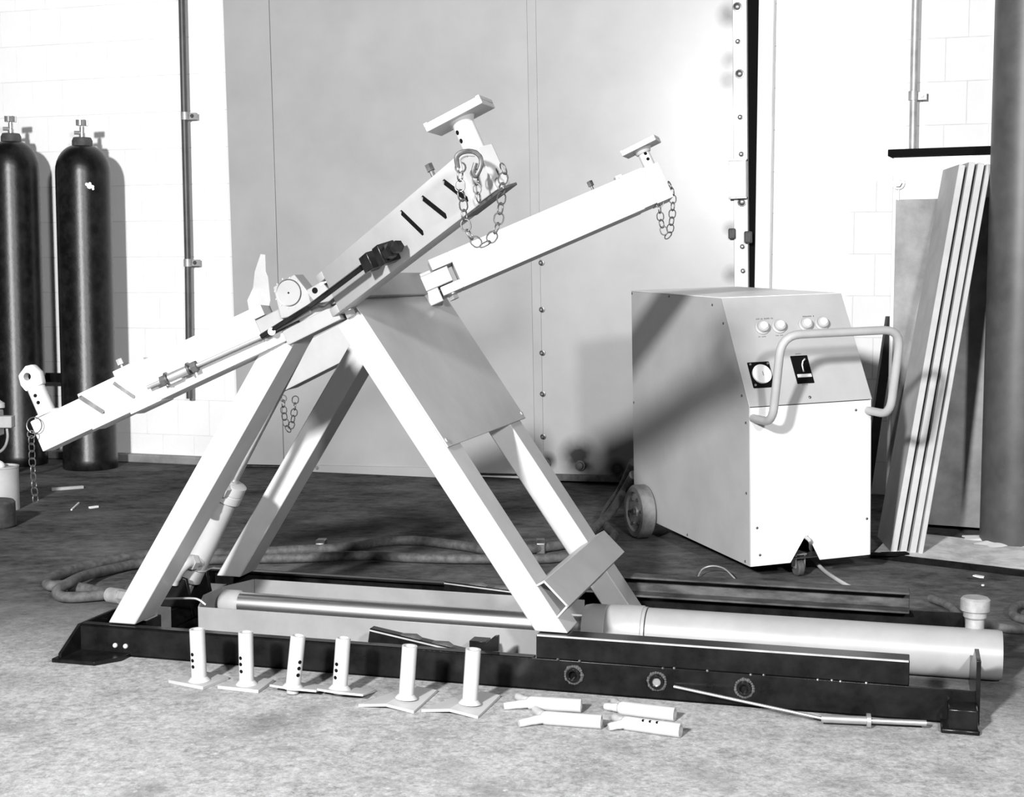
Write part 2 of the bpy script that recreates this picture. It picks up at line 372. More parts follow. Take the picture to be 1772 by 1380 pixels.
# ------------------------------------------------------------------ steel casing, column and plinth on the right
KD = V(math.cos(math.radians(-24)), math.sin(math.radians(-24)), 0); KN = V(KD[1], -KD[0], 0); KO = fl(1565, 905, .02)
def K(a, h, c=0): return KO+KD*a+ZA*h+KN*c
def kp(x, y, c=0):
    P = on_plane(x, y, K(0, 0, c), KN)-KO; return P@KD, P[2]-.02
ka, kt = kp(1546, 262); kr = 1.3
cs = thing('steel_casing', 'white steel casing with grey panel and dark top behind leaning planks', 'casing', K(.4, -.02, -.2))
MB().box(K(ka, 0, -.45), KD*kr, KN*.45, ZA*kt).build('body', 'casing_white', cs, .004)
tz = kp(1600, 256)[1]
MB().box(K(ka-.015, kt, -.47), KD*(kr+.03), KN*.50, ZA*.025).build('top', 'black', cs, .003)
p0, p1 = kp(1551, 336), kp(1724, 890)
MB().box(K(p0[0], 0, 0), KD*.75, KN*.004, ZA*p0[1]).build('panel', 'casing_plate', cs, .001)
a, h = kp(1556, 308); b = MB().cyl(K(a, h, 0), K(a, h, .012), .022, seg=14); hexbolt(b, K(a, h, .012), KN, .014, .014); b.build('bolt', 'dark_steel', cs)
b = MB().cbox(K(a, h-.035, .004), KD*.006, KN*.008, ZA*.05).build('hasp', 'cast', cs)
# plinth
f0, f1 = fl(1513, 966), fl(1800, 1001); back = KN*-1.2
pl_ = structure(MB().box(f0, (f1-f0)*1.3, back*.35, ZA*.02).build('trim_3', 'plinth_concrete'), 'low pale concrete plinth under the column')
eb = unit(f1-f0); en = V(eb[1], -eb[0], 0)
tag(MB().box(f0-eb*.01+en*.003, eb*1.3*np.linalg.norm(f1-f0), en*.010, ZA*.021).build('edging_bar', 'black_paint', bevel=.002), 'long dark steel bar along the pale plinth edge', 'bar')
cc = V(1.70, 4.74, .02)
col = thing('steel_column', 'thick round grey column at the right picture edge', 'column', cc)
MB().cyl(cc, cc+ZA*2.7, .11, seg=40).build('shaft', 'column_paint', col)
m = MB(); pts = []
for k in range(64):
    a = k*2*math.pi/64; r = .155+.03*math.sin(a*5+1)+.018*math.sin(a*11)+random.uniform(-.008, .008)
    pts.append(cc+V(math.cos(a)*r, math.sin(a)*r*.8, .001))
m.add([cc+ZA*.02]+pts, [(0, i+1, (i+1) % 64+1) for i in range(64)])
m.build('plaster_skirt', 'paper', col, label='splashed white plaster around the foot')
p = fl(1535, 962, .02)
tag(MB().prism([p+V(-.04, 0, 0), p+V(.03, -.01, 0), p+V(.075, .012, 0), p+V(.07, .04, 0), p+V(-.01, .03, 0)], ZA*.006).build('rubber_scrap', 'black'), 'flat black rubber scrap at the foot of the planks', 'scrap')

# leaning planks
def plank(bx, by, tx, ty, thick, depth, Yt, m, label, zb=.02):
    B = fl(bx, by, zb); T_ = at_y(tx, ty, Yt); ax = T_-B; e = V(.09, .996, 0); n = unit(np.cross(e, ax)); n = n if n[0] > 0 else -n
    mb = MB(); c0 = B; L_ = ax
    return tag(mb.prism([c0, c0+n*thick, c0+n*thick+e*depth, c0+e*depth], L_).build('plank', m, bevel=.002), label, 'plank', 'planks leaning by the column')
sp = [(1541, 955, 1660, 284, .021), (1557.5, 956, 1677, 280, .021), (1574, 957, 1693, 282, .021), (1589, 958.5, 1708, 284, .015)]
lb = ['leftmost of four long leaning planks, its wide face showing', 'second leaning plank from the left beside the column', 'third leaning plank from the left beside the column', 'thin rightmost leaning plank next to the column']
for k, q in enumerate(sp):
    plank(q[0], q[1], q[2], q[3], q[4], .26 if k == 0 else .22, 4.79, 'plank', lb[k])
o = plank(1490, 868, 1536, 548, .035, .05, 5.24, 'dark_plank', 'short dark plank leaning behind the control cabinet', 0)

# ------------------------------------------------------------------ the tilting lift
lift = thing('tilting_lift', 'white and black hydraulic lift with four swing arms on an A frame', 'machine', M(1., .35, 0))
HR = .072
for vv, s in ((0, 1), (.70, -1)):
    y0 = vv if s > 0 else vv-.006
    m = MB().box(M(-.012, y0, 0), U*2.075, VV*.006, ZA*HR).box(M(-.012, vv, 0), U*2.075, VV*s*.035, ZA*.006).box(M(-.012, vv, HR-.006), U*1.14, VV*s*.03, ZA*.006)
    rail = m.build('base_rail', 'black_paint', lift, .0012)
    # guide channel on top of the rail, open to the inside
    y1 = vv-.001*s
    m = MB().box(M(1.136, y1, HR), U*.796, VV*s*.006, ZA*.054).box(M(1.136, y1, HR+.048), U*.796, VV*s*.055, ZA*.006).box(M(1.136, y1, HR), U*.796, VV*s*.055, ZA*.006)
    g = m.build('guide_channel', 'black_paint' if s > 0 else 'dusty_black', lift, .0025)
    if s > 0:
        MB().box(M(1.138, y1-.0006, HR+.0505), U*.792, VV*.003, ZA*.0038).build('edge_glint', 'galvanised', g)  # pale strip stands in for the highlight along the channel's edge
        m = MB()
        for k in range(34):
            u0 = 1.14+k*.0235+random.uniform(-.004, .004)
            if random.random() < .45: m.ball(M(u0, -.002, HR+random.uniform(-.001, .002)), .0035, 6, 4)
        m.build('weld_bead', 'dark_steel', g)['kind'] = 'stuff'
MB().box(M(-.018, -.0, 0), U*.008, VV*.70, ZA*HR).build('end_plate', 'black_paint', lift, .001)
MB().prism([M(2.063, -.0, 0), M(2.063, -.0, .135), M(2.063, .10, .135), M(2.063, .22, .07), M(2.063, .70, .07), M(2.063, .70, 0)], U*.009).build('end_plate', 'black_paint', lift, .001)
# corner feet
gp = MB().prism([M(-.010, 0, HR), M(-.010, 0, .008), M(-.010, -.085, .008), M(-.010, -.085, .02)], U*-.008).build('corner_gusset', 'black_paint', lift, .001)
MB().prism([M(-.03, 0, 0), M(-.03, -.095, 0), M(.085, -.095, 0), M(.125, -.04, 0), M(.125, 0, 0)], ZA*.010).build('foot_plate', 'black_paint', lift, .002)
fb = MB().box(M(1.995, -.068, 0), U*.075, VV*.068, ZA*.010).box(M(2.008, -.062, .008), U*.058, VV*.062, ZA*.042).build('foot_plate', 'black_paint', lift, .003)
for u0 in (.085, .113):
    MB().ball(M(u0, -.002, .026), .0062, 12, 8).build('pin', 'white_paint', lift, label='bright pin head')
MB().cyl(M(.058, -.001, .026), M(.058, .0, .026), .005, seg=12).build('pin_hole', 'black', lift)
for u0, q in ((1.222, 0), (1.407, 1), (1.595, 0)):
    bs = MB().ring(M(u0, -.012, .042), M(u0, .0, .042), .0155, .0095, 20).build('boss', 'black_paint', lift, .001)
    m = MB()
    for k in range(22):
        a = k*2*math.pi/22; m.ball(M(u0+math.cos(a)*.0185, -.002, .042+math.sin(a)*.0185), random.uniform(.003, .0055), 6, 4)
    m.build('weld_bead', 'rubber', bs)['kind'] = 'stuff'
    if q: MB().cyl(M(u0, -.006, .042), M(u0, 0, .042), .0095, seg=16).build('plug', 'steel', bs)

# legs: box sections, each pair in the plane of one base rail
lw = .062
def leg(u0, z0, u1, z1, v0, side, m, name='leg', top2=None):
    a = unit(U*(u1-u0)+ZA*(z1-z0)); n = np.cross(VV, a); n = n if n@U > 0 else -n
    Lg = math.hypot(u1-u0, z1-z0)
    # ends cut level
    def pt(u_, z_): return M(u_, v0, z_)
    k = n@ZA; t = a@ZA
    w0 = M(u0, v0, z0); p1 = w0+n*lw; p1 = p1-a*((p1[2]-w0[2])/t)
    w1 = M(u1, v0, z1); q1 = w1+n*lw; q1 = q1 if top2 is None else M(top2[0], v0, top2[1])
    return MB().prism([w0, p1, q1, w1], VV*.10).build(name, m, lift, .0035)
LA0, LA1 = (.053, .074), (.478, .757)
LC0, LC1 = (1.128, .127), (.662, .802)
for v0 in (.02, .58):
    leg(*LA0, .466, .737, v0, 1, 'white_paint', top2=(.568, .784))
leg(*LC0, *LC1, .02, -1, 'white_paint'); leg(1.205, .016, *LC1, .543, -1, 'white_paint')
ca = unit(U*(LC1[0]-LC0[0])+ZA*(LC1[1]-LC0[1])); cn = np.cross(VV, ca); cn = cn if cn@U > 0 else -cn
def onC(z, v0, c=0):
    t = (z-LC0[1])/(LC1[1]-LC0[1]); return M(LC0[0]+(LC1[0]-LC0[0])*t, v0, z)+cn*(lw+c)
# sheet plate joining the two right-hand legs
Pq = [vp(771, 776, .02), vp(869, 733, .68)]
q0 = onC(.497, .018, .001); q1 = onC(.497, .682, .001); ln = .40
gus = MB().prism([q0, q1, q1+ca*ln, q0+ca*ln], cn*.004).build('leg_plate', 'pale_paint', lift, .001, label='wide sheet plate joining the right-hand legs')
for vq in (.03, .67): MB().cyl(onC(.51, vq, .004), onC(.51, vq, .008), .006, seg=10).build('rivet', 'cast', gus)
# cross channel low on the right-hand legs
xa, xb, xf, xg = M(1.149, .02, .244), M(1.205, .02, .189), M(1.112, .02, .222), M(1.167, .02, .145)
wn = unit(np.cross(xb-xa, VV)); wn = wn if wn@ZA > 0 else -wn
m = MB()
for A_, B_ in ((xa, xb), (xa, xf), (xb, xg)):
    d = unit(B_-A_); nn = unit(np.cross(d, VV)); nn = nn if (nn@(M(1.15, .02, .2)-(A_+B_)/2)) > 0 else -nn
    m.prism([A_, B_, B_+nn*.005, A_+nn*.005], VV*.64)
m.build('cross_channel', 'pale_paint', lift, .001)

# main hydraulic ram lying along the base
AX = lambda a, r=0: M(a, .35, .06)
ram = MB().lathe(AX(1.322), U, [(.048, 0), (.057, .003), (.057, .80), (.055, .812), (.0, .812)], 40).build('ram_barrel', 'ram_paint', lift)
MB().lathe(AX(1.165), U, [(.033, 0), (.054, .004), (.058, .02), (.058, .058), (.0565, .06), (.058, .062), (.061, .07), (.061, .148), (.0585, .15), (.0585, .157)], 40).build('ram_gland', 'ram_paint', ram)
MB().cyl(AX(.235), AX(1.17), .0295, seg=36).build('ram_rod', 'chrome', lift, label='polished chrome piston rod')
MB().lathe(AX(.19), U, [(.028, 0), (.034, .01), (.034, .05), (.0305, .055)], 28).build('rod_collar', 'ram_paint', lift)
pt = M(2.075, .37, .105)
m = MB().cyl(pt, pt+ZA*.05, .021, seg=20).lathe(pt+ZA*.03, ZA, [(.02, 0), (.026, .006), (.026, .018), (.02, .024)], 20).build('ram_port', 'cast', ram)
MB().lathe(pt+ZA*.048, ZA, [(.024, 0), (.033, .003), (.033, .028), (.028, .033), (.0, .033)], 14).build('port_nut', 'cast', m)
# rod trough
zt = .088
tA, tB, tC = V(.215, .18, 0), V(.165, .37, 0), V(.205, .50, 0)
path = [(1.13, .18), (.215, .18), (.165, .30), (.165, .40), (.205, .51), (1.13, .51)]
for k in range(5):
    a, b = path[k], path[k+1]; A_, B_ = M(a[0], a[1], .012), M(b[0], b[1], .012); nn = unit(np.cross(ZA, B_-A_))
    MB().prism([A_, B_, B_+nn*.004, A_+nn*.004], ZA*(zt-.012)).build('trough_wall', 'trough_paint', lift, .0008)
MB().prism([M(a, b, .008) for a, b in path], ZA*.004).build('trough_floor', 'trough_paint', lift)
# black pivot box for the left legs
MB().box(M(-.005, .13, .0), U*.10, VV*.44, ZA*.055).build('pivot_box', 'black_paint', lift, .002)
MB().box(M(.10, .03, .0), U*.055, VV*.64, ZA*.006).build('base_pan', 'black_paint', lift)
for vq in (.285, .395): MB().prism([M(.03, vq, .05), M(.14, vq, .03), M(.12, vq, .13), M(.06, vq, .145)], VV*.012).build('ram_bracket', 'black_paint', lift, .001)
wq = [vp(277, 1037, .17), vp(330, 1036, .17), vp(345, 1039, .17), vp(356, 1047, .17)]
MB().tube(smooth_path(wq, 5), .003, 8).build('wire_handle', 'steel', lift)
MB().box(M(.085, .20, .0), U*.035, VV*.006, ZA*.075).build('pivot_tab', 'galvanised', lift)

# locking bars on the inside of the rails
def lock_bar(pa, pb, vq, sgn):
    A_, B_ = pa, pb; d = unit(B_-A_); n = unit(np.cross(VV, d)); n = n if n@ZA > 0 else -n
    L_ = np.linalg.norm(B_-A_)
    b = MB().box(A_-n*.034, d*L_, VV*.004, n*.034).box(A_-n*.004, d*L_, VV*.026, n*.004).build('lock_bar', 'black_paint', lift, .0008)
    for k in (.30, .62):
        MB().prism([A_+d*L_*k+VV*.004, A_+d*(L_*k+.035)+VV*.004+n*.006, A_+d*(L_*k+.05)+VV*.004, ], VV*.02).build('tooth', 'dark_steel', b)
    MB().box(A_-n*.006, d*L_, VV*-.002, n*.0035).build('edge_strip', 'galvanised', b)  # bright strip imitates the light line on the bar's edge
lock_bar(vp(640, 1088, .07), vp(812, 1129, .07), .07, 1)
ta = vp(812, 1108, .06)
MB().prism([vp(808, 1128, .05), vp(862, 1128, .05), vp(862, 1101, .05), vp(855, 1102, .05), vp(826, 1126, .05)], VV*.012).box(vp(812, 1130, .07), U*.04, VV*.04, ZA*.028).build('lock_bracket', 'black_paint', lift, .001)
lock_bar(vp(769, 1007, .62), vp(905, 1025, .62), .62, 1)

# tilting ram between the left-hand legs
ta_, tb_, tc_ = vp(327, 1004, .35), vp(404, 836, .35), vp(543, 566, .35)
td = unit(tb_-ta_); tL = np.linalg.norm(tb_-ta_)
tr = MB().lathe(ta_, td, [(.02, 0), (.031, .004), (.031, tL-.05)], 28).build('tilt_ram', 'grey_paint', lift)
MB().lathe(ta_+td*(tL-.052), td, [(.031, 0), (.038, .002), (.038, .022), (.0365, .024), (.038, .026), (.038, .05), (.03, .053)], 28).build('tilt_gland', 'grey_paint', tr)
MB().torus(ta_+td*.045, td, .031, .003, 28, 6).build('tilt_weld', 'grey_paint', tr)
MB().cyl(tb_, tc_, .0095, seg=18).build('tilt_rod', 'chrome', tr)
MB().cbox(ta_-td*.02, td*.05, VV*.028, np.cross(td, VV)*.034).build('tilt_clevis', 'grey_paint', tr, .004)
for q in (((346, 972), (322, 974), (306, 992), (299, 1010)), ((398, 845), (376, 850), (364, 868), (358, 890))):
    pp = [vp(q[0][0], q[0][1], .335), vp(*q[1], .29), vp(*q[2], .28), vp(*q[3], .28)]
    e = MB().tube(smooth_path(pp, 5), [.016]*5+[.0175]*8+[.015]*3, 14).build('ram_elbow', 'pale_paint', tr)
    d_ = unit(pp[1]-pp[0]); MB().ring(pp[0]+d_*.018, pp[0]+d_*.034, .021, .015, 6).build('elbow_nut', 'cast', e)

# ------------------------------------------------------------------ head and swing arms
TAU = math.radians(25)
T = U*math.cos(TAU)+ZA*math.sin(TAU); NH = ZA*math.cos(TAU)-U*math.sin(TAU)
P0 = vp(590, 540, -.015)
def H(a, b, c): return P0+T*a+VV*b+NH*c
def hp(x, y, c=0):
    P = on_plane(x, y, P0+NH*c, NH)-P0; return P@T, P@VV
AH, AW = .102, .075
class Arm:
    def __init__(s, p0, p1):
        a0, a1 = hp(*p0), hp(*p1); s.o = H(*a0, 0); e = H(*a1, 0); s.L = np.linalg.norm(e-s.o); s.a = (e-s.o)/s.L
        b = np.cross(NH, s.a); s.b = b if b@V(0, 1, 0) > 0 else -b
    def P(s, x, d, c): return s.o+s.a*x+s.b*d+NH*c
    def px(s, x, y, d=0):
        q = on_plane(x, y, s.P(0, d, 0), s.b)-s.o; return q@s.a, q@NH
    def box(s, mb, x0, x1, d0, d1, c0, c1): return mb.box(s.P(x0, d0, c0), s.a*(x1-x0), s.b*(d1-d0), NH*(c1-c0))
def cut(o, cutters):                              # really cut slots and holes, then drop the cutters
    for c in cutters:
        md = o.modifiers.new('cut', 'BOOLEAN'); md.object = c; md.solver = 'EXACT'
    bpy.context.view_layer.update()
    me = bpy.data.meshes.new_from_object(o.evaluated_get(bpy.context.evaluated_depsgraph_get()))
    o.modifiers.clear(); old = o.data; o.data = me; me.name = old.name
    me.polygons.foreach_set('use_smooth', [True]*len(me.polygons)); me.set_sharp_from_angle(angle=math.radians(32))
    for c in cutters: bpy.data.objects.remove(c)
def arm_slots(arm, o, slots, wd_):
    cs_ = []
    for (x0, y0), (x1, y1) in slots:
        a = arm.px(x0, y0); b = arm.px(x1, y1); A_ = arm.P(a[0], -.02, a[1]); B_ = arm.P(b[0], -.02, b[1]); d = unit(B_-A_); n = np.cross(arm.b, d)
        cs_.append(MB().prism([A_-n*wd_, B_-n*wd_, B_+d*wd_*.7, B_+n*wd_, A_+n*wd_, A_-d*wd_*.7], arm.b*.075).build('cutter', 'black'))
    cut(o, cs_)
def post(arm, root, x, y_c, c0, h, r, holes, m='white_paint'):
    p = arm.P(x, y_c, c0); o = MB().ring(p, p+NH*h, r, r*.78, 24).build('post', m, root)
    for hz in holes:
        q = p+NH*hz-arm.b*(r-.0006); MB().cyl(q, q-arm.b*.0012, .0045, seg=12).build('hole', 'black', o)
    return p+NH*h, o

# left arm
la = Arm((504, 586), (74, 788))
sA = la.px(446, 566)[0]; sB = la.px(243, 706)[0]; sB2 = la.px(168, 742)[0]; sC = la.px(126, 690)[0]; sE = la.L
m = MB(); la.box(m, sA, sB, 0, AW, 0, AH); la.box(m, 0, sA, 0, AW, 0, .026); la.box(m, .035, sA, 0, AW, .076, AH)
armL = m.build('swing_arm', 'white_paint', lift, .002, label='white swing arm reaching left')
m = MB(); la.box(m, sB, sC-.012, .003, AW-.003, .004, AH-.006); x = m.build('arm_sleeve', 'white_paint', armL, .002)
arm_slots(la, x, [((138, 688), (178, 714))], .0055)
def slot_shade_plate(p, q, d0, par, hw):
    a = la.px(*p); b = la.px(*q); A_ = la.P(a[0], d0, a[1]); B_ = la.P(b[0], d0, b[1]); n = np.cross(la.b, unit(B_-A_))*hw
    MB().prism([A_-n, B_-n, B_+n, A_+n], la.b*.02).build('slot_shade', 'dark_steel', par)  # dark plate close behind the face, standing for shade inside the slot
slot_shade_plate((138, 688), (178, 714), .0048, x, .0053)
m = MB(); la.box(m, sB-.055, sB+.028, -.001, AW+.001, -.002, AH+.006); x = m.build('arm_collar', 'white_paint', armL, .002)
arm_slots(la, x, [((196, 663), (233, 688))], .0045); slot_shade_plate((196, 663), (233, 688), .0005, x, .0043)
m = MB(); la.box(m, sC-.03, sE, .007, AW-.007, .008, AH-.016); m.build('arm_extension', 'white_paint', armL, .002)
pe, po = post(la, armL, sE-.034, AW/2, AH-.02, .075, .021, (.038, .056))
lug = MB().prism([pe-la.a*(-.024)-la.b*.012, pe-la.a*(-.030)+NH*.02-la.b*.012, pe-la.a*(-.026)+NH*.045-la.b*.012, pe+NH*.058-la.b*.012, pe-la.a*.02+NH*.054-la.b*.012, pe-la.a*.03+NH*.03-la.b*.012, pe-la.a*.024-la.b*.012], la.b*.024).build('lifting_eye', 'white_paint', armL, .006)
hole = MB().cyl(pe+NH*.032+la.a*.004-la.b*.05, pe+NH*.032+la.a*.004+la.b*.05, .0095, seg=18).build('cutter', 'black'); cut(lug, [hole])
fp = la.P(sE-.034, AW/2, AH-.0155); MB().lathe(fp, NH, [(.022, 0), (.031, .001), (.031, .006), (.022, .008)], 24).build('post_flange', 'white_paint', armL)
s_, c_ = la.px(192, 640, .03); bp_ = la.P(sB+.015, .035, AH+.004)
MB().cyl(bp_, bp_+NH*.022, .003, seg=8).cyl(bp_+NH*.014, bp_+NH*.028, .008, seg=6).build('set_screw', 'cast', armL)
b = MB(); hexbolt(b, la.P(.035, .035, 0), -NH, .013, .014); b.build('pivot_bolt', 'steel', armL)
MB().torus(la.P(sE-.012, -.004, AH-.03), la.b, .019, .0012, 24, 5).build('wire_ring', 'dark_steel', armL)

# front right arm, reaching towards the camera
ma = Arm((575, 550), (886, 311))
xe = ma.px(812, 330)[0]; xe2 = ma.px(840, 296)[0]
m = MB(); MW = .045; ma.box(m, .04, xe, 0, MW, 0, AH); ma.box(m, 0, .04, 0, MW, 0, .02); ma.box(m, .0, .04, 0, MW, AH-.02, AH)
armM = m.build('swing_arm', 'mid_paint', lift, .003, label='grey slotted swing arm reaching up towards the camera')
arm_slots(ma, armM, [((694, 368), (731, 404)), ((731, 343), (771, 375)), ((768, 315), (808, 346))], .0068)
for (x0, y0), (x1, y1) in (((694, 368), (731, 404)), ((731, 343), (771, 375)), ((768, 315), (808, 346))):
    a = ma.px(x0, y0); b = ma.px(x1, y1); A_ = ma.P(a[0], .0012, a[1]); B_ = ma.P(b[0], .0012, b[1]); d = unit(B_-A_); n = np.cross(ma.b, d)
    MB().prism([A_-n*.0066, B_-n*.0066, B_+n*.0066, A_+n*.0066], ma.b*.03).build('slot_shade', 'black', armM)  # black plate just under the face imitates shade in the hollow arm
m = MB(); ma.box(m, xe-.02, xe2, .005, MW-.005, .004, AH-.012); m.build('arm_extension', 'mid_paint', armM, .002)
m = MB(); ma.box(m, xe-.05, ma.L-.03, -.003, .03, -.005, .0); m.build('arm_lip', 'dark_steel', armM, .001)
px_ = ma.px(830, 262, MW/2)
pe, po = post(ma, armM, px_[0]-.012, MW/2, AH-.014, .068, .02, (.03, .047), 'white_paint')
def pad(arm, root, pe, l, w_, t, m):
    o = MB().prism([pe-arm.a*l/2-arm.b*w_/2, pe+arm.a*l/2-arm.b*w_/2, pe+arm.a*l/2-arm.b*w_/2+NH*t, pe-arm.a*l/2-arm.b*w_/2+NH*t], arm.b*w_).build('pad_plate', m, root, .002)
    c = pe+NH*t; k = .006
    MB().prism([c-arm.a*l/2-arm.b*w_/2, c+arm.a*l/2-arm.b*w_/2, c+arm.a*(l/2-k)-arm.b*(w_/2-k)+NH*.006, c-arm.a*(l/2-k)-arm.b*(w_/2-k)+NH*.006], arm.b*(w_-k)).build('pad_face', 'paper', o)
    for e in (-1, 1): MB().box(c+arm.a*e*(l/2-.004)-arm.a*.004-arm.b*w_/2, arm.a*.008, arm.b*w_, NH*.007).build('pad_lip', m, o, .001)
    MB().lathe(pe-NH*.012, NH, [(.0195, 0), (.026, .012)], 24).build('pad_weld', m, o)
ra_dir = T
class Dummy: pass
pd = Dummy(); pd.a = T; pd.b = VV
pad(pd, armM, pe, .118, .085, .010, 'pale_paint')
bq = ma.px(749, 302, .03); bp_ = ma.P(bq[0], .03, AH)
MB().cyl(bp_, bp_+NH*.03, .0045, seg=8).cyl(bp_+NH*.02, bp_+NH*.034, .0085, seg=6).build('set_screw', 'dark_steel', armM)
b = MB(); hexbolt(b, ma.P(.022, .035, 0), -NH, .013, .014); b.build('pivot_bolt', 'steel', armM)

# rear right arm
ra = Arm((768, 512), (1166, 340))
xf_ = ra.px(790, 470)[0]; xm = ra.px(1112, 350)[0]; xk = ra.px(1128, 330)[0]
m = MB(); ra.box(m, xf_, xm, 0, AW, 0, AH); ra.box(m, 0, xf_, 0, AW, 0, .024); ra.box(m, 0, xf_, 0, AW, AH-.03, AH)
armR = m.build('swing_arm', 'white_paint', lift, .002, label='white swing arm reaching right')
m = MB(); ra.box(m, xm-.03, xk, -.001, AW+.001, .002, AH+.003); m.build('arm_collar', 'white_paint', armR, .001)
m = MB(); ra.box(m, xk, ra.L, .002, AW-.002, .0, AH); m.build('arm_extension', 'white_paint', armR, .001)
m = MB(); ra.box(m, xm-.035, xm-.015, .02, .05, AH, AH+.012); m.build('arm_stop', 'white_paint', armR, .002)
pc = ra.px(1122, 302, AW/2)
pe, po = post(ra, armR, pc[0]+.012, AW/2, AH, .052, .016, (.020, .036), 'white_paint')
pad(pd, armR, pe, .10, .085, .009, 'pale_paint')
bp_ = ra.P(ra.px(1027, 330, .03)[0], .03, AH); MB().cyl(bp_, bp_+NH*.022, .0035, seg=8).cyl(bp_+NH*.014, bp_+NH*.028, .0085, seg=6).build('set_screw', 'dark_steel', armR)
b = MB(); hexbolt(b, ra.P(.025, .035, 0), -NH, .014, .014); b.build('pivot_bolt', 'steel', armR)

# rear left arm, mostly hidden behind the legs
qa = Arm((640, 602), (470, 688))
m = MB(); qa.box(m, 0, qa.L-.05, 0, AW, 0, AH); armQ = m.build('swing_arm', 'white_paint', lift, .002, label='white swing arm at the back, half hidden behind the legs')
m = MB(); qa.box(m, qa.L-.05, qa.L, .006, AW-.006, .006, AH-.01); m.build('arm_extension', 'white_paint', armQ, .002)

# head frame between the arms
hb = MB().box(H(-.115, .03, .02), T*.15, VV*.60, NH*.062).build('head_frame', 'trough_paint', lift, .003)
MB().box(H(-.16, .045, .028), T*.12, VV*.06, NH*.046).build('arm_lug', 'trough_paint', hb, .003)
MB().box(H(-.235, .022, .030), T*.16, VV*.05, NH*.044).build('arm_lug', 'trough_paint', hb, .003)
MB().box(H(-.02, .03, .024), T*.05, VV*.05, NH*.052).build('arm_lug', 'mid_paint', hb, .003)
MB().box(H(-.16, .02, -.012), T*.145, VV*.05, NH*.036).build('head_bar', 'trough_paint', hb, .002)
# lug of the rear right arm
r0 = ra.P(-.02, .0, .028)
MB().box(ra.P(-.045, -.004, .027), ra.a*(xf_+.028), ra.b*.08, NH*.042).build('arm_lug', 'trough_paint', hb, .002)
MB().box(ra.P(-.05, .0, -.012), ra.a*.045, ra.b*.09, NH*.09).build('lug_base', 'trough_paint', hb, .002)
# round face plate block on the head
dq = lambda x, y: on_plane(x, y, H(0, .012, 0), VV)
poly = [dq(472, 497), dq(509, 475), dq(546, 522), dq(520, 545), dq(486, 552)]
dpz = MB().prism(poly, VV*.05).build('dial_block', 'trough_paint', hb, .002, label='pale block with a round scribed face')
dc = dq(500, 507)
MB().torus(dc, VV, .030, .0013, 40, 5).build('dial_ring', 'dark_steel', dpz)
MB().cyl(dc-VV*.002, dc, .0285, seg=40).build('dial_face', 'trough_paint', dpz)
MB().cyl(dc-VV*.003, dc-VV*.0018, .0022, seg=10).build('dial_centre', 'black', dpz)
for k in range(12):
    a = k*math.pi/6; c = dc+(T*math.cos(a)+NH*math.sin(a))*.0345; MB().cyl(c-VV*.0015, c, .0018, seg=6).build('dial_mark', 'cast', dpz)
poly = [dq(530, 502), dq(556, 487), dq(580, 513), dq(560, 530), dq(536, 525)]
ey = MB().prism(poly, VV*.03).build('eye_lug', 'trough_paint', hb, .002)
c = dq(545, 503); MB().cyl(c-VV*.001, c, .007, seg=14).build('hole', 'black', ey)
c = dq(560, 489); MB().cbox(c+VV*.01, T*.02, VV*.02, NH*.006).build('eye_cap', 'cast', ey)

# tie rod with its nuts, spacer and clamp
def lf(x, y, d=-.02): s = la.px(x, y, d); return la.P(s[0], d, s[1])
def mf(x, y, d=-.03): s = ma.px(x, y, d); return ma.P(s[0], d, s[1])
r1, r2 = lf(255, 671), lf(455, 582)
tie = MB().cyl(r1, r2, .0048, seg=10).build('tie_rod', 'steel', lift, label='thin threaded tie rod along the left arm')
tdv = unit(r2-r1)
def along(x): q = r1+(r2-r1)*((x-255)/(455-255)); return q
MB().cyl(along(293), along(327), .011, seg=16).build('spacer', 'steel', tie)
for x, rr, hh, sg in ((290, .016, .005, 20), (284, .0125, .014, 6), (328, .016, .005, 20), (337, .0135, .014, 6)):
    MB().cyl(along(x)-tdv*hh/2, along(x)+tdv*hh/2, rr, seg=sg).build('washer' if sg == 20 else 'nut', 'chain_steel' if sg == 20 else 'rubber', tie)
m = MB(); s0_ = la.px(305, 652, -.02)[0]; la.box(m, s0_-.01, s0_+.03, -.02, .0, la.px(305, 655)[1]-.01, la.px(305, 655)[1]+.008); m.build('rod_bracket', 'white_paint', armL, .001)
k0, k1, k2 = lf(452, 583, -.022), lf(536, 531, -.03), mf(626, 463)
MB().tube([k0, k1, k2], .0065, 10).build('tie_bar', 'black_paint', lift, label='black link bar from the tie rod to the clamp')
MB().cyl(lf(470, 574, -.03), lf(470, 574, .0), .009, seg=14).build('tie_pivot', 'cast', tie)
# clamp on the grey arm
cl = MB()
def mbx(mb, x, y, la_, lc, d0, d1):
    s = ma.px(x, y, d0); ma.box(mb, s[0]-la_/2, s[0]+la_/2, d0, d1, s[1]-lc/2, s[1]+lc/2); return mb
clp = mbx(MB(), 632, 456, .038, .036, -.035, 0).build('clamp_block', 'black_paint', lift, .002)
mbx(MB(), 654, 444, .026, .042, -.042, -.0).build('clamp_jaw', 'black_paint', clp, .002)
c0 = mf(666, 440); c1 = mf(690, 426)
MB().cyl(c0-unit(c1-c0)*.02, c1, .0085, seg=12).build('clamp_stud', 'black_paint', clp)
MB().cyl(mf(671, 437), mf(679, 432), .016, seg=6).build('clamp_nut', 'black_paint', clp)
MB().cyl(mf(684, 429), mf(690, 426), .013, seg=6).build('clamp_nut', 'black_paint', clp)

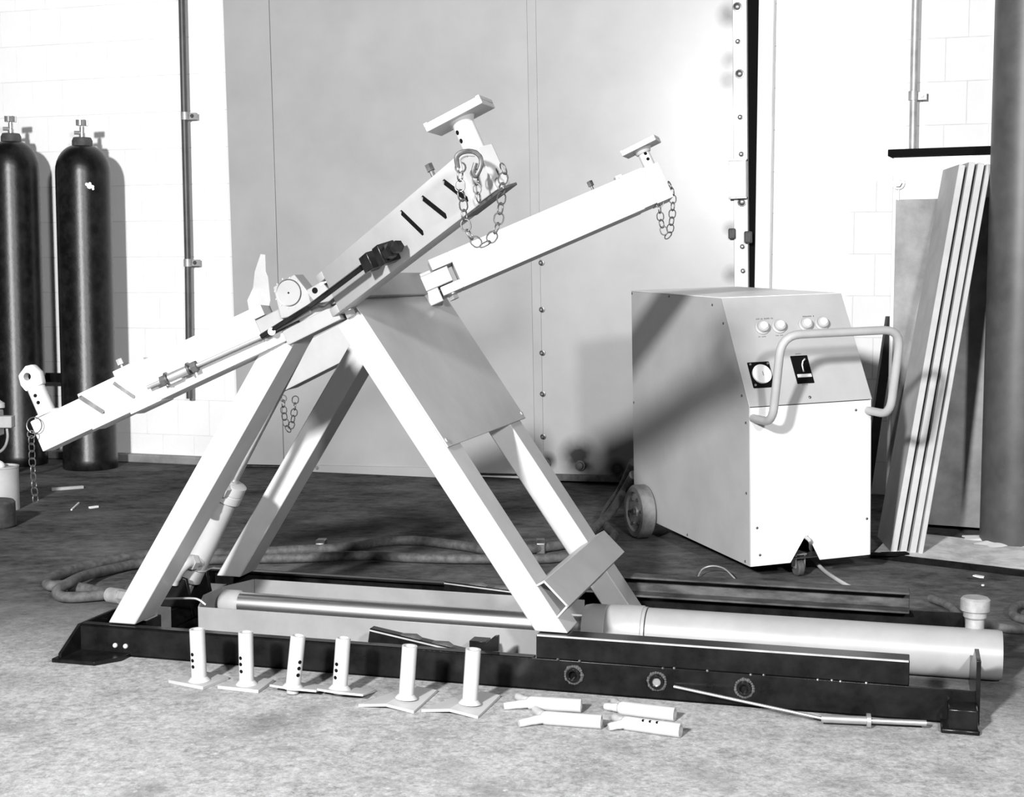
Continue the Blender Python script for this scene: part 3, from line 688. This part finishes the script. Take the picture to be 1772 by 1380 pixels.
# ------------------------------------------------------------------ chains on the arms
LINK = {}
def link_mesh(R):
    if R not in LINK: LINK[R] = MB().torus(V(0, 0, 0), V(0, 1, 0), R, R*.165, 14, 6, el=R*.22, eld=V(0, 0, 1)).mesh('link', 'chain_steel', 60)
    return LINK[R]
def chain(path, R, label=None, jitter=.25):
    path = smooth_path(path, 10); c = path[0]
    t = MB().torus(c, V(0, 1, 0), R*1.05, R*.18, 14, 6).build('chain', 'chain_steel', lift, smooth=60, label=label)
    seg = [np.linalg.norm(path[i+1]-path[i]) for i in range(len(path)-1)]; tot = sum(seg); pitch = R*2.05; n = int(tot/pitch)
    for k in range(n):
        s = (k+.8)*pitch; i = 0
        while i < len(seg)-1 and s > seg[i]: s -= seg[i]; i += 1
        p = path[i]+(path[i+1]-path[i])*min(1, s/seg[i]); z = unit(path[i+1]-path[i]); x0, y0 = perp(z)
        a = (k % 2)*math.pi/2*.9+.5+random.uniform(-jitter, jitter); x = x0*math.cos(a)+y0*math.sin(a)
        copy_at(link_mesh(R), p, t, quat(x, np.cross(z, x), z), 'link')
    return t
Yl = la.P(la.L, -.01, 0)[1]
chain([at_y(54, 752, Yl), at_y(56, 800, Yl), at_y(59, 840, Yl), at_y(62, 872, Yl)], .0085, 'steel chain hanging from the left arm end')
Yr = ra.P(ra.L, .02, 0)[1]
chain([at_y(1141, 352, Yr), at_y(1143, 378, Yr), at_y(1149, 400, Yr), at_y(1156, 408, Yr), at_y(1161, 390, Yr), at_y(1164, 360, Yr), at_y(1163, 330, Yr), at_y(1157, 316, Yr-.01)], .0095, 'steel chain loop hanging from the right arm end')
Ym = ma.P(xe2, -.02, 0)[1]
def my(x, y, d=0): return at_y(x, y, Ym+d)
chain([my(797, 290), my(796, 325), my(802, 355), my(805, 385), my(815, 410), my(835, 424), my(852, 410), my(862, 385), my(867, 350), my(870, 315), my(872, 295), my(860, 276)], .0088, 'long steel chain loop hanging from the grey arm end')
chain([my(822, 300, -.02), my(826, 330, -.02), my(828, 345, -.02)], .0075)
Yq = qa.P(qa.L, 0, 0)[1]
chain([at_y(490, 690, Yq), at_y(492, 720, Yq), at_y(500, 744, Yq), at_y(508, 720, Yq), at_y(512, 682, Yq)], .0095, 'steel chain loop below the hidden rear arm')
# grab hook looped round the post of the grey arm
hk = MB().tube(smooth_path([my(792, 290, -.03), my(790, 272, -.03), my(800, 263, -.03), my(818, 262, -.03), my(831, 272, -.03), my(832, 288, -.03), my(824, 304, -.03), my(819, 298, -.03), my(823, 282, -.03)], 6), .0042, 8).build('chain_hook', 'chain_steel', lift, label='dark steel grab hook round the pad post')
MB().tube(smooth_path([my(798, 296, -.025), my(795, 276, -.025), my(806, 268, -.025), my(822, 268, -.025)], 6), .0035, 8).build('hook_shackle', 'steel', hk)

# ------------------------------------------------------------------ control cabinet
cyaw, croll, cpt = .306, .031, .019
Rz = np.array(Matrix.Rotation(cyaw, 3, 'Z')); Ry = np.array(Matrix.Rotation(-croll, 3, 'Y')); Rx = np.array(Matrix.Rotation(cpt, 3, 'X')); CR = Rz@Ry@Rx
CO = V(.71, 4.164, .05); cX, cY, cZ = CR[:, 0], CR[:, 1], CR[:, 2]
cw, hs, ht, sb, cd = .41, .479, .794, .181, .899
def Cc(a, b, c): return CO+cX*a+cY*b+cZ*c
cab = thing('control_cabinet', 'wheeled grey control cabinet with sloping panel and tubular handle', 'cabinet', (CO[0]+.1, CO[1]+.4, 0))
t_ = .003
for x0 in (0, cw-t_):
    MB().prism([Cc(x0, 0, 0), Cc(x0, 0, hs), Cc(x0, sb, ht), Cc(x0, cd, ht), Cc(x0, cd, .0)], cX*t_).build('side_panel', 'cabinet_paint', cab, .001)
MB().prism([Cc(t_, 0, 0), Cc(.135, 0, 0), Cc(.185, 0, .078), Cc(.195, 0, .078), Cc(.235, 0, 0), Cc(cw-t_, 0, 0), Cc(cw-t_, 0, hs-.001), Cc(t_, 0, hs-.001)], cY*t_).build('front_panel', 'cabinet_lit_paint', cab)
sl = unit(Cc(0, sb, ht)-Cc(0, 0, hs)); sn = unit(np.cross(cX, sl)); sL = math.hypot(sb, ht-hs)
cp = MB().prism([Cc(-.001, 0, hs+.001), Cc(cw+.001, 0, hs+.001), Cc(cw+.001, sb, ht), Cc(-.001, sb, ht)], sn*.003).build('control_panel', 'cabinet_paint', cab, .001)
tp = MB().prism([Cc(-.001, sb, ht), Cc(cw+.001, sb, ht), Cc(cw+.001, cd, ht), Cc(-.001, cd, ht)], cZ*.003).build('top_panel', 'cabinet_lit_paint', cab, .001)
MB().box(Cc(t_, cd-t_, 0), cX*(cw-2*t_), cY*t_, cZ*ht).build('back_panel', 'cabinet_paint', cab)
MB().box(Cc(t_, .02, .004), cX*(cw-2*t_), cY*(cd-.03), cZ*.003).build('floor_panel', 'dark_steel', cab)
def sp_(x, y):
    P = on_plane(x, y, Cc(0, 0, hs)+sn*.004, sn); return P
def fp_(x, y): return on_plane(x, y, CO, cY)
def sdp(x, y): return on_plane(x, y, CO, cX)
for x, y in ((1318, 568), (1347, 566), (1393, 563), (1421, 561)):
    c = sp_(x, y)
    l = MB().lathe(c, sn, [(.0225, 0), (.0225, .004), (.018, .006), (.018, .016), (.016, .019), (0, .020)], 24).build('pilot_lamp', 'cabinet_paint', cp)
    MB().lathe(c+sn*.019, sn, [(.0125, 0), (.011, .004), (0, .006)], 18).build('lamp_lens', 'cabinet_lit_paint', l)
# round meter
mc = sp_(1317, 649); g = MB().cbox(mc, cX*.072, sl*.085, sn*.006).build('meter', 'black', cp, .006)
MB().lathe(mc+sn*.003, sn, [(.0305, 0), (.0305, .006), (.028, .007), (0, .007)], 28).build('meter_face', 'glass_white', g)
for i in (-1, 1):
    for j in (-1, 1): p = mc+cX*.029*i+sl*.034*j+sn*.003; MB().cyl(p, p+sn*.003, .0035, seg=8).build('screw', 'steel', g)
mk = MB().cbox(mc+sn*.0102+cX*.002, cX*.0015, sl*.014, sn*.0006).build('needle', 'print_ink', g)
# switch
sc = sp_(1388, 640); s_ = MB().cbox(sc, cX*.056, sl*.092, sn*.006).build('switch_plate', 'black', cp, .001)
MB().cbox(sc-sl*.022+sn*.004, cX*.046, sl*.010, sn*.004).build('switch_label', 'paper', s_)
MB().tube([sc-sl*.010+cX*.001+sn*.004, sc+sl*.012+cX*.001+sn*.006, sc+sl*.022+cX*.003+sn*.012, sc+sl*.028+cX*.010+sn*.016], .0028, 8).build('switch_lever', 'steel', s_)
# illegible printed captions above and below the controls
def caption(x, y, w_, n, big=.006):
    c = sp_(x, y); m_ = MB()
    for k in range(n):
        if random.random() < .13: continue
        h_ = big*random.choice((1, .8, 1)); p = c+cX*((k+.5)/n-.5)*w_-sn*.001
        m_.cbox(p-sl*(big-h_)/2, cX*w_/n*.55, sl*h_*.28, sn*.0012).cbox(p+sl*h_*.3, cX*w_/n*.3, sl*h_*.35, sn*.0012)
    m_.build('caption', 'print_ink', cp, smooth=0)
caption(1324, 552, .062, 16, .007); caption(1399, 548, .040, 9, .007); caption(1319, 583, .026, 7, .005); caption(1349, 581, .026, 7, .005)
caption(1381, 613, .020, 5, .005); caption(1393, 666, .020, 5, .005)
b = sp_(1401, 688); MB().lathe(b, sn, [(.0045, 0), (.0045, .002), (0, .004)], 10).build('screw', 'dark_steel', cp)
# tubular handle
hd_out = .14
def hpnt(x, y, out): return on_plane(x, y, CO-cY*out, cY)
hl0, hr0 = Cc(.008, 0, .437), Cc(cw-.008, 0, .437)
hpath = [Cc(.008, .0, .437)]
A_ = hpnt(1332, 718, .10)
w1 = [Cc(.012, .0, .445), Cc(.012, -.085, .445)]
zt_ = .445
pl1 = Cc(.012, -.13, .445)
def arc(p, q, r_, n=6):                          # rounded corner p->corner->q handled by quadratic curve
    return [p*(1-t)**2+r_*2*t*(1-t)+q*t*t for t in [i/n for i in range(n+1)]]
up_dir = unit(cZ*1.0-cY*.22)
hh_ = .262
c1 = Cc(.012, -.12, .447); c2 = c1+up_dir*hh_; c3 = c2+cX*(cw-.024); c4 = Cc(cw-.012, -.12, .447)
hpath = [Cc(.012, 0, .447)]+arc(c1+cY*.05, c1+up_dir*.05, c1)+arc(c2-up_dir*.06, c2+cX*.06, c2)+arc(c3-cX*.06, c3-up_dir*.06, c3)+arc(c4+up_dir*.05, c4+cY*.05, c4)+[Cc(cw-.012, 0, .447)]
MB().tube(hpath, .0125, 14).build('handle', 'pale_paint', cab, label='pale bent tube handle')
# screws
m_ = 'dark_steel'
for x, y in ((1310, 914), (1500, 898), (1315, 961), (1481, 710)):
    p = fp_(x, y); MB().lathe(p, -cY, [(.004, 0), (.004, .0015), (0, .003)], 10).build('screw', m_, cab)
for x, y in ((1094, 508), (1233, 528), (1252, 560), (1284, 685), (1291, 732), (1292, 854), (1290, 972), (1097, 697), (1158, 513), (1190, 926)):
    p = sdp(x, y); MB().lathe(p, -cX, [(.004, 0), (.004, .0015), (0, .003)], 10).build('screw', m_, cab)
# wheels and castor
wc = on_plane(1096, 886, CO-cX*.055, cX)
for k, side_ in enumerate((0, 1)):
    c = wc+cX*(side_*(cw+.055)); rw = max(.05, c[2]-.002)
    rw = wc[2]-.001; c[2] = wc[2]
    ax = V(-cX[0], -cX[1], 0); ax = unit(ax); wdt = .052
    base = c-ax*wdt
    wh = MB().lathe(base, ax, [(rw*.60, 0), (rw*.9, .0), (rw, .008), (rw, wdt-.008), (rw*.92, wdt), (rw*.74, wdt), (rw*.72, wdt-.012), (rw*.60, wdt-.012)], 36).build('wheel', 'wheel_tyre', cab)
    MB().lathe(base+ax*(wdt-.02), ax, [(rw*.72, 0), (rw*.72, .010), (rw*.6, .013), (rw*.2, .010), (rw*.2, .016), (0, .016)], 30).build('wheel_disc', 'wheel_disc', wh)
    for q in range(6):
        a = q*math.pi/3+.4; p = base+ax*(wdt-.008)+(ZA*math.cos(a)+np.cross(ZA, ax)*math.sin(a))*rw*.5; MB().cyl(p, p+ax*.004, .006, seg=8).build('wheel_bolt', 'dark_steel', wh)
    MB().cyl(base+ax*(wdt-.006), base+ax*(wdt+.004), .011, seg=14).build('axle_cap', 'rubber', wh)
MB().cyl(wc-V(0, 0, 0)+cX*.0, wc+cX*(cw+.05), .008, seg=10).build('axle', 'dark_steel', cab)
k0 = Cc(.19, .05, 0); kc = V(k0[0], k0[1], .027)
cst = MB().lathe(kc-unit(V(cX[0], cX[1], 0))*.011, V(cX[0], cX[1], 0), [(.006, 0), (.022, 0), (.026, .004), (.026, .018), (.022, .022), (.006, .022)], 20).build('castor', 'rubber', cab)
MB().box(kc-cX*.017-cY*.012, cX*.004, cY*.024, V(0, 0, .045)).box(kc+cX*.013-cY*.012, cX*.004, cY*.024, V(0, 0, .045)).box(kc-cX*.017-cY*.02+V(0, 0, .042), cX*.034, cY*.05, V(0, 0, .004)).build('castor_fork', 'steel', cst)
# mains cable
kp_ = [Cc(.192, .04, .075), Cc(.196, -.01, .062), fl(1404, 962, .035), fl(1420, 982, .010), fl(1440, 998, .006), fl(1475, 1018, .006), fl(1510, 1026, .006), fl(1540, 1030, .006)]
tag(MB().tube(smooth_path(kp_, 8), .006, 8).build('mains_cable', 'plank_grey'), 'pale mains cable running out from under the control cabinet', 'cable')
wl = [fl(1206, 1003, .003), fl(1215, 986, .02), fl(1232, 980, .03), fl(1252, 984, .03), fl(1268, 998, .015), fl(1277, 1008, .003)]
tag(MB().tube(smooth_path(wl, 6), .0022, 6).build('wire_loop', 'galvanised'), 'thin loop of loose wire on the floor before the cabinet', 'wire')

# ------------------------------------------------------------------ hoses
def hose(name, pts, r, label, m='hose_rubber', ferr=()):
    P = [fl(x, y, z) for x, y, z in pts]; t = thing(name, label, 'hose', (P[0][0], P[0][1], 0), 'hydraulic hoses')
    MB().tube(smooth_path(P, 8), r, 12).build('hose', m, t)
    for a, b in ferr:
        A_, B_ = fl(*a), fl(*b); d = unit(B_-A_)
        MB().cyl(A_, B_, r*1.35, seg=14).cyl(B_, B_+d*.05, r*1.3, seg=6).build('coupling', 'cast', t)
    return t
h1 = hose('hydraulic_hose', [(262, 1046, .03), (235, 1036, .02), (196, 1030, .02), (150, 1020, .019), (112, 1014, .019), (86, 1014, .019), (84, 1005, .019), (110, 992, .019), (150, 980, .019), (200, 968, .019), (240, 962, .019), (300, 958, .019), (400, 958, .019), (520, 952, .019), (600, 948, .019), (660, 938, .019), (720, 936, .022), (800, 945, .019), (860, 954, .019), (940, 948, .019), (1000, 936, .019), (1040, 905, .04), (1062, 880, .08), (1080, 850, .12), (1096, 822, .2)], .016, 'upper grey hydraulic hose looping round the left leg to the cabinet', ferr=[((190, 1030, .02), (210, 1033, .022))])
h2 = hose('hydraulic_hose', [(268, 1010, .03), (225, 1022, .02), (180, 1030, .018), (128, 1034, .018), (104, 1032, .018), (100, 1022, .03), (122, 1008, .04), (150, 996, .03), (200, 984, .018), (260, 974, .018), (400, 968, .018), (520, 966, .018), (620, 962, .018), (720, 966, .018), (820, 968, .018), (900, 968, .018), (960, 966, .018), (1020, 955, .02), (1062, 930, .02), (1052, 915, .03), (1044, 900, .03), (1052, 880, .06), (1075, 846, .11), (1096, 800, .24)], .0155, 'lower grey hydraulic hose lying along the floor behind the lift')
for (x, y), lab in (((558, 957), 'dark hose clip on the two hoses behind the left legs'), ((938, 957), 'metal hose clip on the two hoses between the right legs')):
    c = fl(x, y, .0); t = tag(MB().prism([c+V(-.02, -.03, 0), c+V(-.02, .05, 0), c+V(-.02, .05, .04), c+V(-.02, -.02, .046), c+V(-.02, -.03, .036)], V(.03, 0, 0)).build('hose_clip', 'dark_steel', bevel=.003), lab, 'clip')
hose('hydraulic_hose', [(1610, 1036, .015), (1636, 1046, .015), (1654, 1060, .014), (1662, 1078, .013)], .011, 'short dark hose at the ram port')
hose('hydraulic_hose', [(1690, 1078, .05), (1720, 1084, .018), (1760, 1090, .012), (1830, 1086, .012), (1840, 1060, .012), (1800, 1046, .012), (1764, 1048, .014), (1752, 1060, .014), (1770, 1072, .012), (1860, 1080, .03)], .012, 'dark hose coiled on the floor at the right edge')

# ------------------------------------------------------------------ loose fittings on the floor in front of the lift
def tee(px_top, px_foot, r, plate, label, kind, zc=.0, holes=(), grp='pipe adaptors standing in a row'):
    f = fl(*px_foot, zc); Y = f[1]; tpt = at_y(*px_top, Y+.0); ax = tpt-f; h = np.linalg.norm(ax); ax = ax/h
    t = thing('pad_adaptor', label, 'pipe fitting', (f[0], f[1], 0), grp)
    po = MB().ring(f, f+ax*h, r, r*.72, 24).build('tube', 'white_paint', t)
    MB().lathe(f, ax, [(r*1.5, 0), (r*1.05, r*.5)], 24).build('weld_collar', 'white_paint', t)
    for hx, hz in holes:
        q = f+ax*hz; a = math.asin(max(-.95, min(.95, hx/r))); d = V(math.sin(a), -math.cos(a), 0); MB().cyl(q+d*(r-.0008), q+d*(r+.0006), .0042, seg=12).build('hole', 'black', po)
    corners = [fl(x, y, .0) for x, y in plate]
    if kind == 'tilt':                            # plate tipped back, its near edge lifted off the floor
        A_, B_ = fl(*plate[0], zc), fl(*plate[1], zc*.75); e = unit(B_-A_); bk = unit(np.cross(ZA, e)); bk = unit(bk*.075-ZA*(zc-.004))*.078; nn = unit(np.cross(e, bk))
        MB().prism([A_, (A_+B_)/2-unit(bk)*.010, B_, B_+bk, A_+bk], nn*.005).build('plate', 'white_paint', t, .001)
        MB().cyl(f-ax*.012, f+ax*.002, r*.8, seg=16).build('stub', 'pale_paint', t)
    elif kind == 'flat': MB().prism(corners, ZA*zc).build('plate', 'white_paint' if 0 else 'pale_paint', t, .001)
    else:
        a, b, c, d = corners                      # left, back, right, front: ridge along the back-front middle line
        th = .006; mbk, mfr = (a+b)/2, (d+c)/2
        rise = zc-th
        lo_a, lo_b, lo_c, lo_d = a, b, c, d
        P = [lo_a, lo_d, lo_c, lo_b]
        # saddle bent along the line joining the midpoints of its long sides
        e0, e1 = (a+d)/2+ZA*rise, (b+c)/2+ZA*rise
        pm = MB()
        for q in ((a, b, e1, e0), (e0, e1, c, d)): pm.prism(list(q), ZA*th)
        pm.build('saddle_plate', 'white_paint', t, .0006)
    return t
tee((341, 1089), (345, 1178), .0172, [(291, 1183), (352, 1167), (396, 1177), (351, 1195)], 'first standing pipe adaptor from the left, on a flat square plate', 'flat', .008, ((-.010, .063), (-.010, .049), (-.0095, .035)))
tee((425, 1094), (427, 1184), .0165, [(376, 1193), (436, 1177), (474, 1182), (447, 1201)], 'second standing pipe adaptor from the left, on a flat plate', 'flat', .008, ((-.010, .062), (-.010, .048), (-.009, .032)))
tee((516, 1100), (507, 1190), .0165, [(466, 1189), (547, 1199)], 'third standing pipe adaptor from the left, leaning right on a tipped plate', 'tilt', .016, ((.011, .060), (.0105, .046), (.010, .031)))
tee((594, 1104), (588, 1192), .0165, [(548, 1196), (628, 1206)], 'fourth standing pipe adaptor from the left, upright on a tipped plate', 'tilt', .016, ((-.009, .058), (-.009, .044), (-.010, .028)))
tee((709, 1118), (703, 1208), .0165, [(620, 1224), (690, 1199), (757, 1199), (716, 1236)], 'fifth standing pipe adaptor from the left, on a wide bent plate', 'saddle', .014)
tee((819, 1124), (813, 1217), .0165, [(729, 1233), (800, 1206), (866, 1208), (827, 1245)], 'rightmost standing pipe adaptor, on a wide bent plate', 'saddle', .014)

def fork(a, b, p1, p2, label, holes=()):
    r = .0145; A_, B_ = fl(*a, r), fl(*b, r); d = unit(B_-A_)
    t = thing('forked_tube', label, 'pipe fitting', (A_[0], A_[1], 0), 'forked tubes lying on the floor')
    tb = MB().ring(A_, B_, r, r*.72, 22).build('tube', 'white_paint', t)
    MB().ball(A_, r*.98, 14, 10).build('joint', 'white_paint', t)
    for q in (p1, p2):
        Q = fl(*q, .0085); mid = A_*.45+Q*.55+unit(A_-Q)*.0+d*-.004
        MB().tube(smooth_path([A_+d*.01, A_*.7+Q*.3, Q], 5), [.0120]*3+[.0095]*4+[.0085]*3+[.0075], 14).build('prong', 'white_paint', t)
    for h_ in holes:
        p = A_+(B_-A_)*h_; n = unit(V(0, -.55, .85)); MB().cyl(p+n*(r-.0008), p+n*(r+.0005), .0035, seg=10).build('hole', 'black', tb)
fork((920, 1217), (1006, 1222), (872, 1223), (896, 1206), 'forked white tube lying nearest the rail, left pair')
fork((945, 1243), (1041, 1250), (898, 1253), (926, 1228), 'forked white tube lying at the front, left pair')
fork((1078, 1226), (1168, 1237), (1048, 1223), (1062, 1214), 'forked white tube lying nearest the rail, right pair')
fork((1085, 1252), (1178, 1265), (1053, 1259), (1064, 1242), 'forked white tube with three holes lying at the front, right pair', (.30, .43, .56))

# long bar tool lying against the rail
t0, t1, t2 = M(1.445, -.008, .035), fl(1424, 1244, .015), fl(1603, 1252, .016)
tl = thing('bar_tool', 'long thin steel bar tool with sleeve and collar lying against the rail', 'tool', (t1[0], t1[1], 0))
MB().cyl(t0, t1, .0032, seg=10).build('thin_rod', 'steel', tl)
td_ = unit(t2-t1); tt = lambda x: t1+(t2-t1)*((x-1424)/(1603-1424))
MB().cyl(tt(1421), tt(1503), .0085, seg=18).build('sleeve', 'steel', tl)
MB().cyl(tt(1500), tt(1507), .0148, seg=22).build('collar', 'steel', tl)
MB().cyl(tt(1507), t2, .0058, seg=14).build('bar', 'steel', tl)

# ------------------------------------------------------------------ things at the left edge and litter
c = fl(2, 882); c[2] = 0
t = thing('paint_tin', 'pale round tin with a lump on its lid at the left edge', 'tin', c)
MB().lathe(c, ZA, [(0, 0), (.070, 0), (.070, .165), (.072, .167), (.072, .173), (.066, .173), (.064, .166), (0, .166)], 32).build('body', 'plank_grey', t)
MB().ball(c+V(-.015, 0, .172), .034, 14, 8, .7).build('lid_lump', 'paper', t)
c = fl(-14, 912); c[2] = 0
tag(MB().lathe(c, ZA, [(0, 0), (.082, 0), (.086, .006), (.084, .09), (.078, .097), (0, .097)], 32).build('dark_block', 'rubber'), 'dark round block on the floor before the pale tin', 'block')
c = fl(-40, 850); c[2] = 0; Yv = c[1]
t = thing('valve_stand', 'grey valve fitting with hose at the left picture edge', 'valve', c)
MB().cyl(c, c+ZA*.33, .02, seg=14).lathe(c, ZA, [(0, 0), (.09, 0), (.09, .012), (.02, .02)], 20).build('post', 'dark_steel', t)
b1 = at_y(-12, 732, Yv); vb = MB().cbox(b1, V(.07, 0, 0), V(0, .07, 0), V(0, 0, .11)).build('valve_body', 'plank_grey', t, .006)
MB().cbox(at_y(12, 730, Yv), V(.055, 0, 0), V(0, .05, 0), V(0, 0, .05)).build('valve_cap', 'plank_grey', vb, .004)
MB().lathe(at_y(0, 706, Yv), ZA, [(.02, 0), (.02, .02), (0, .034)], 14).build('valve_knob', 'plank_grey', vb)
MB().tube(smooth_path([at_y(12, 742, Yv), at_y(13, 758, Yv), at_y(8, 774, Yv), at_y(-4, 784, Yv), at_y(-30, 790, Yv)], 6), .006, 8).build('valve_hose', 'galvanised', t)

def stick(a, b, w_, label, m='paper', h=.006, name='stick'):
    A_, B_ = fl(*a), fl(*b); d = unit(B_-A_); n = V(-d[1], d[0], 0)*w_
    return tag(MB().box(A_, B_-A_, n, ZA*h).build(name, m, bevel=.0006), label, name, 'litter on the floor')
stick((90, 850), (145, 846), .02, 'short grey batten on the dark floor near the cylinders', 'plank_grey', .012, 'batten')
stick((125, 884), (138, 872), .006, 'thin white stick lying aslant on the dark floor')
stick((156, 881), (171, 879), .012, 'stubby white stick lying level on the dark floor', 'paper', .008)
def scrap(x, y, s, label, name='paper_scrap'):
    c = fl(x, y); pts = []
    for k in range(7):
        a = k*2*math.pi/7; r = s*random.uniform(.5, 1.1); pts.append(c+V(r*math.cos(a), r*1.6*math.sin(a), 0))
    tag(MB().prism(pts, ZA*.003).build(name, 'paper'), label, 'scrap', 'litter on the floor')
scrap(500, 866, .010, 'small white scrap on the floor between the lift legs')
scrap(1694, 999, .016, 'white scrap on the dark floor right of the cabinet')
scrap(1701, 1014, .006, 'tiny white crumb on the floor above the ram port')
scrap(653, 964, .007, 'tiny white crumb beside the floor hoses')
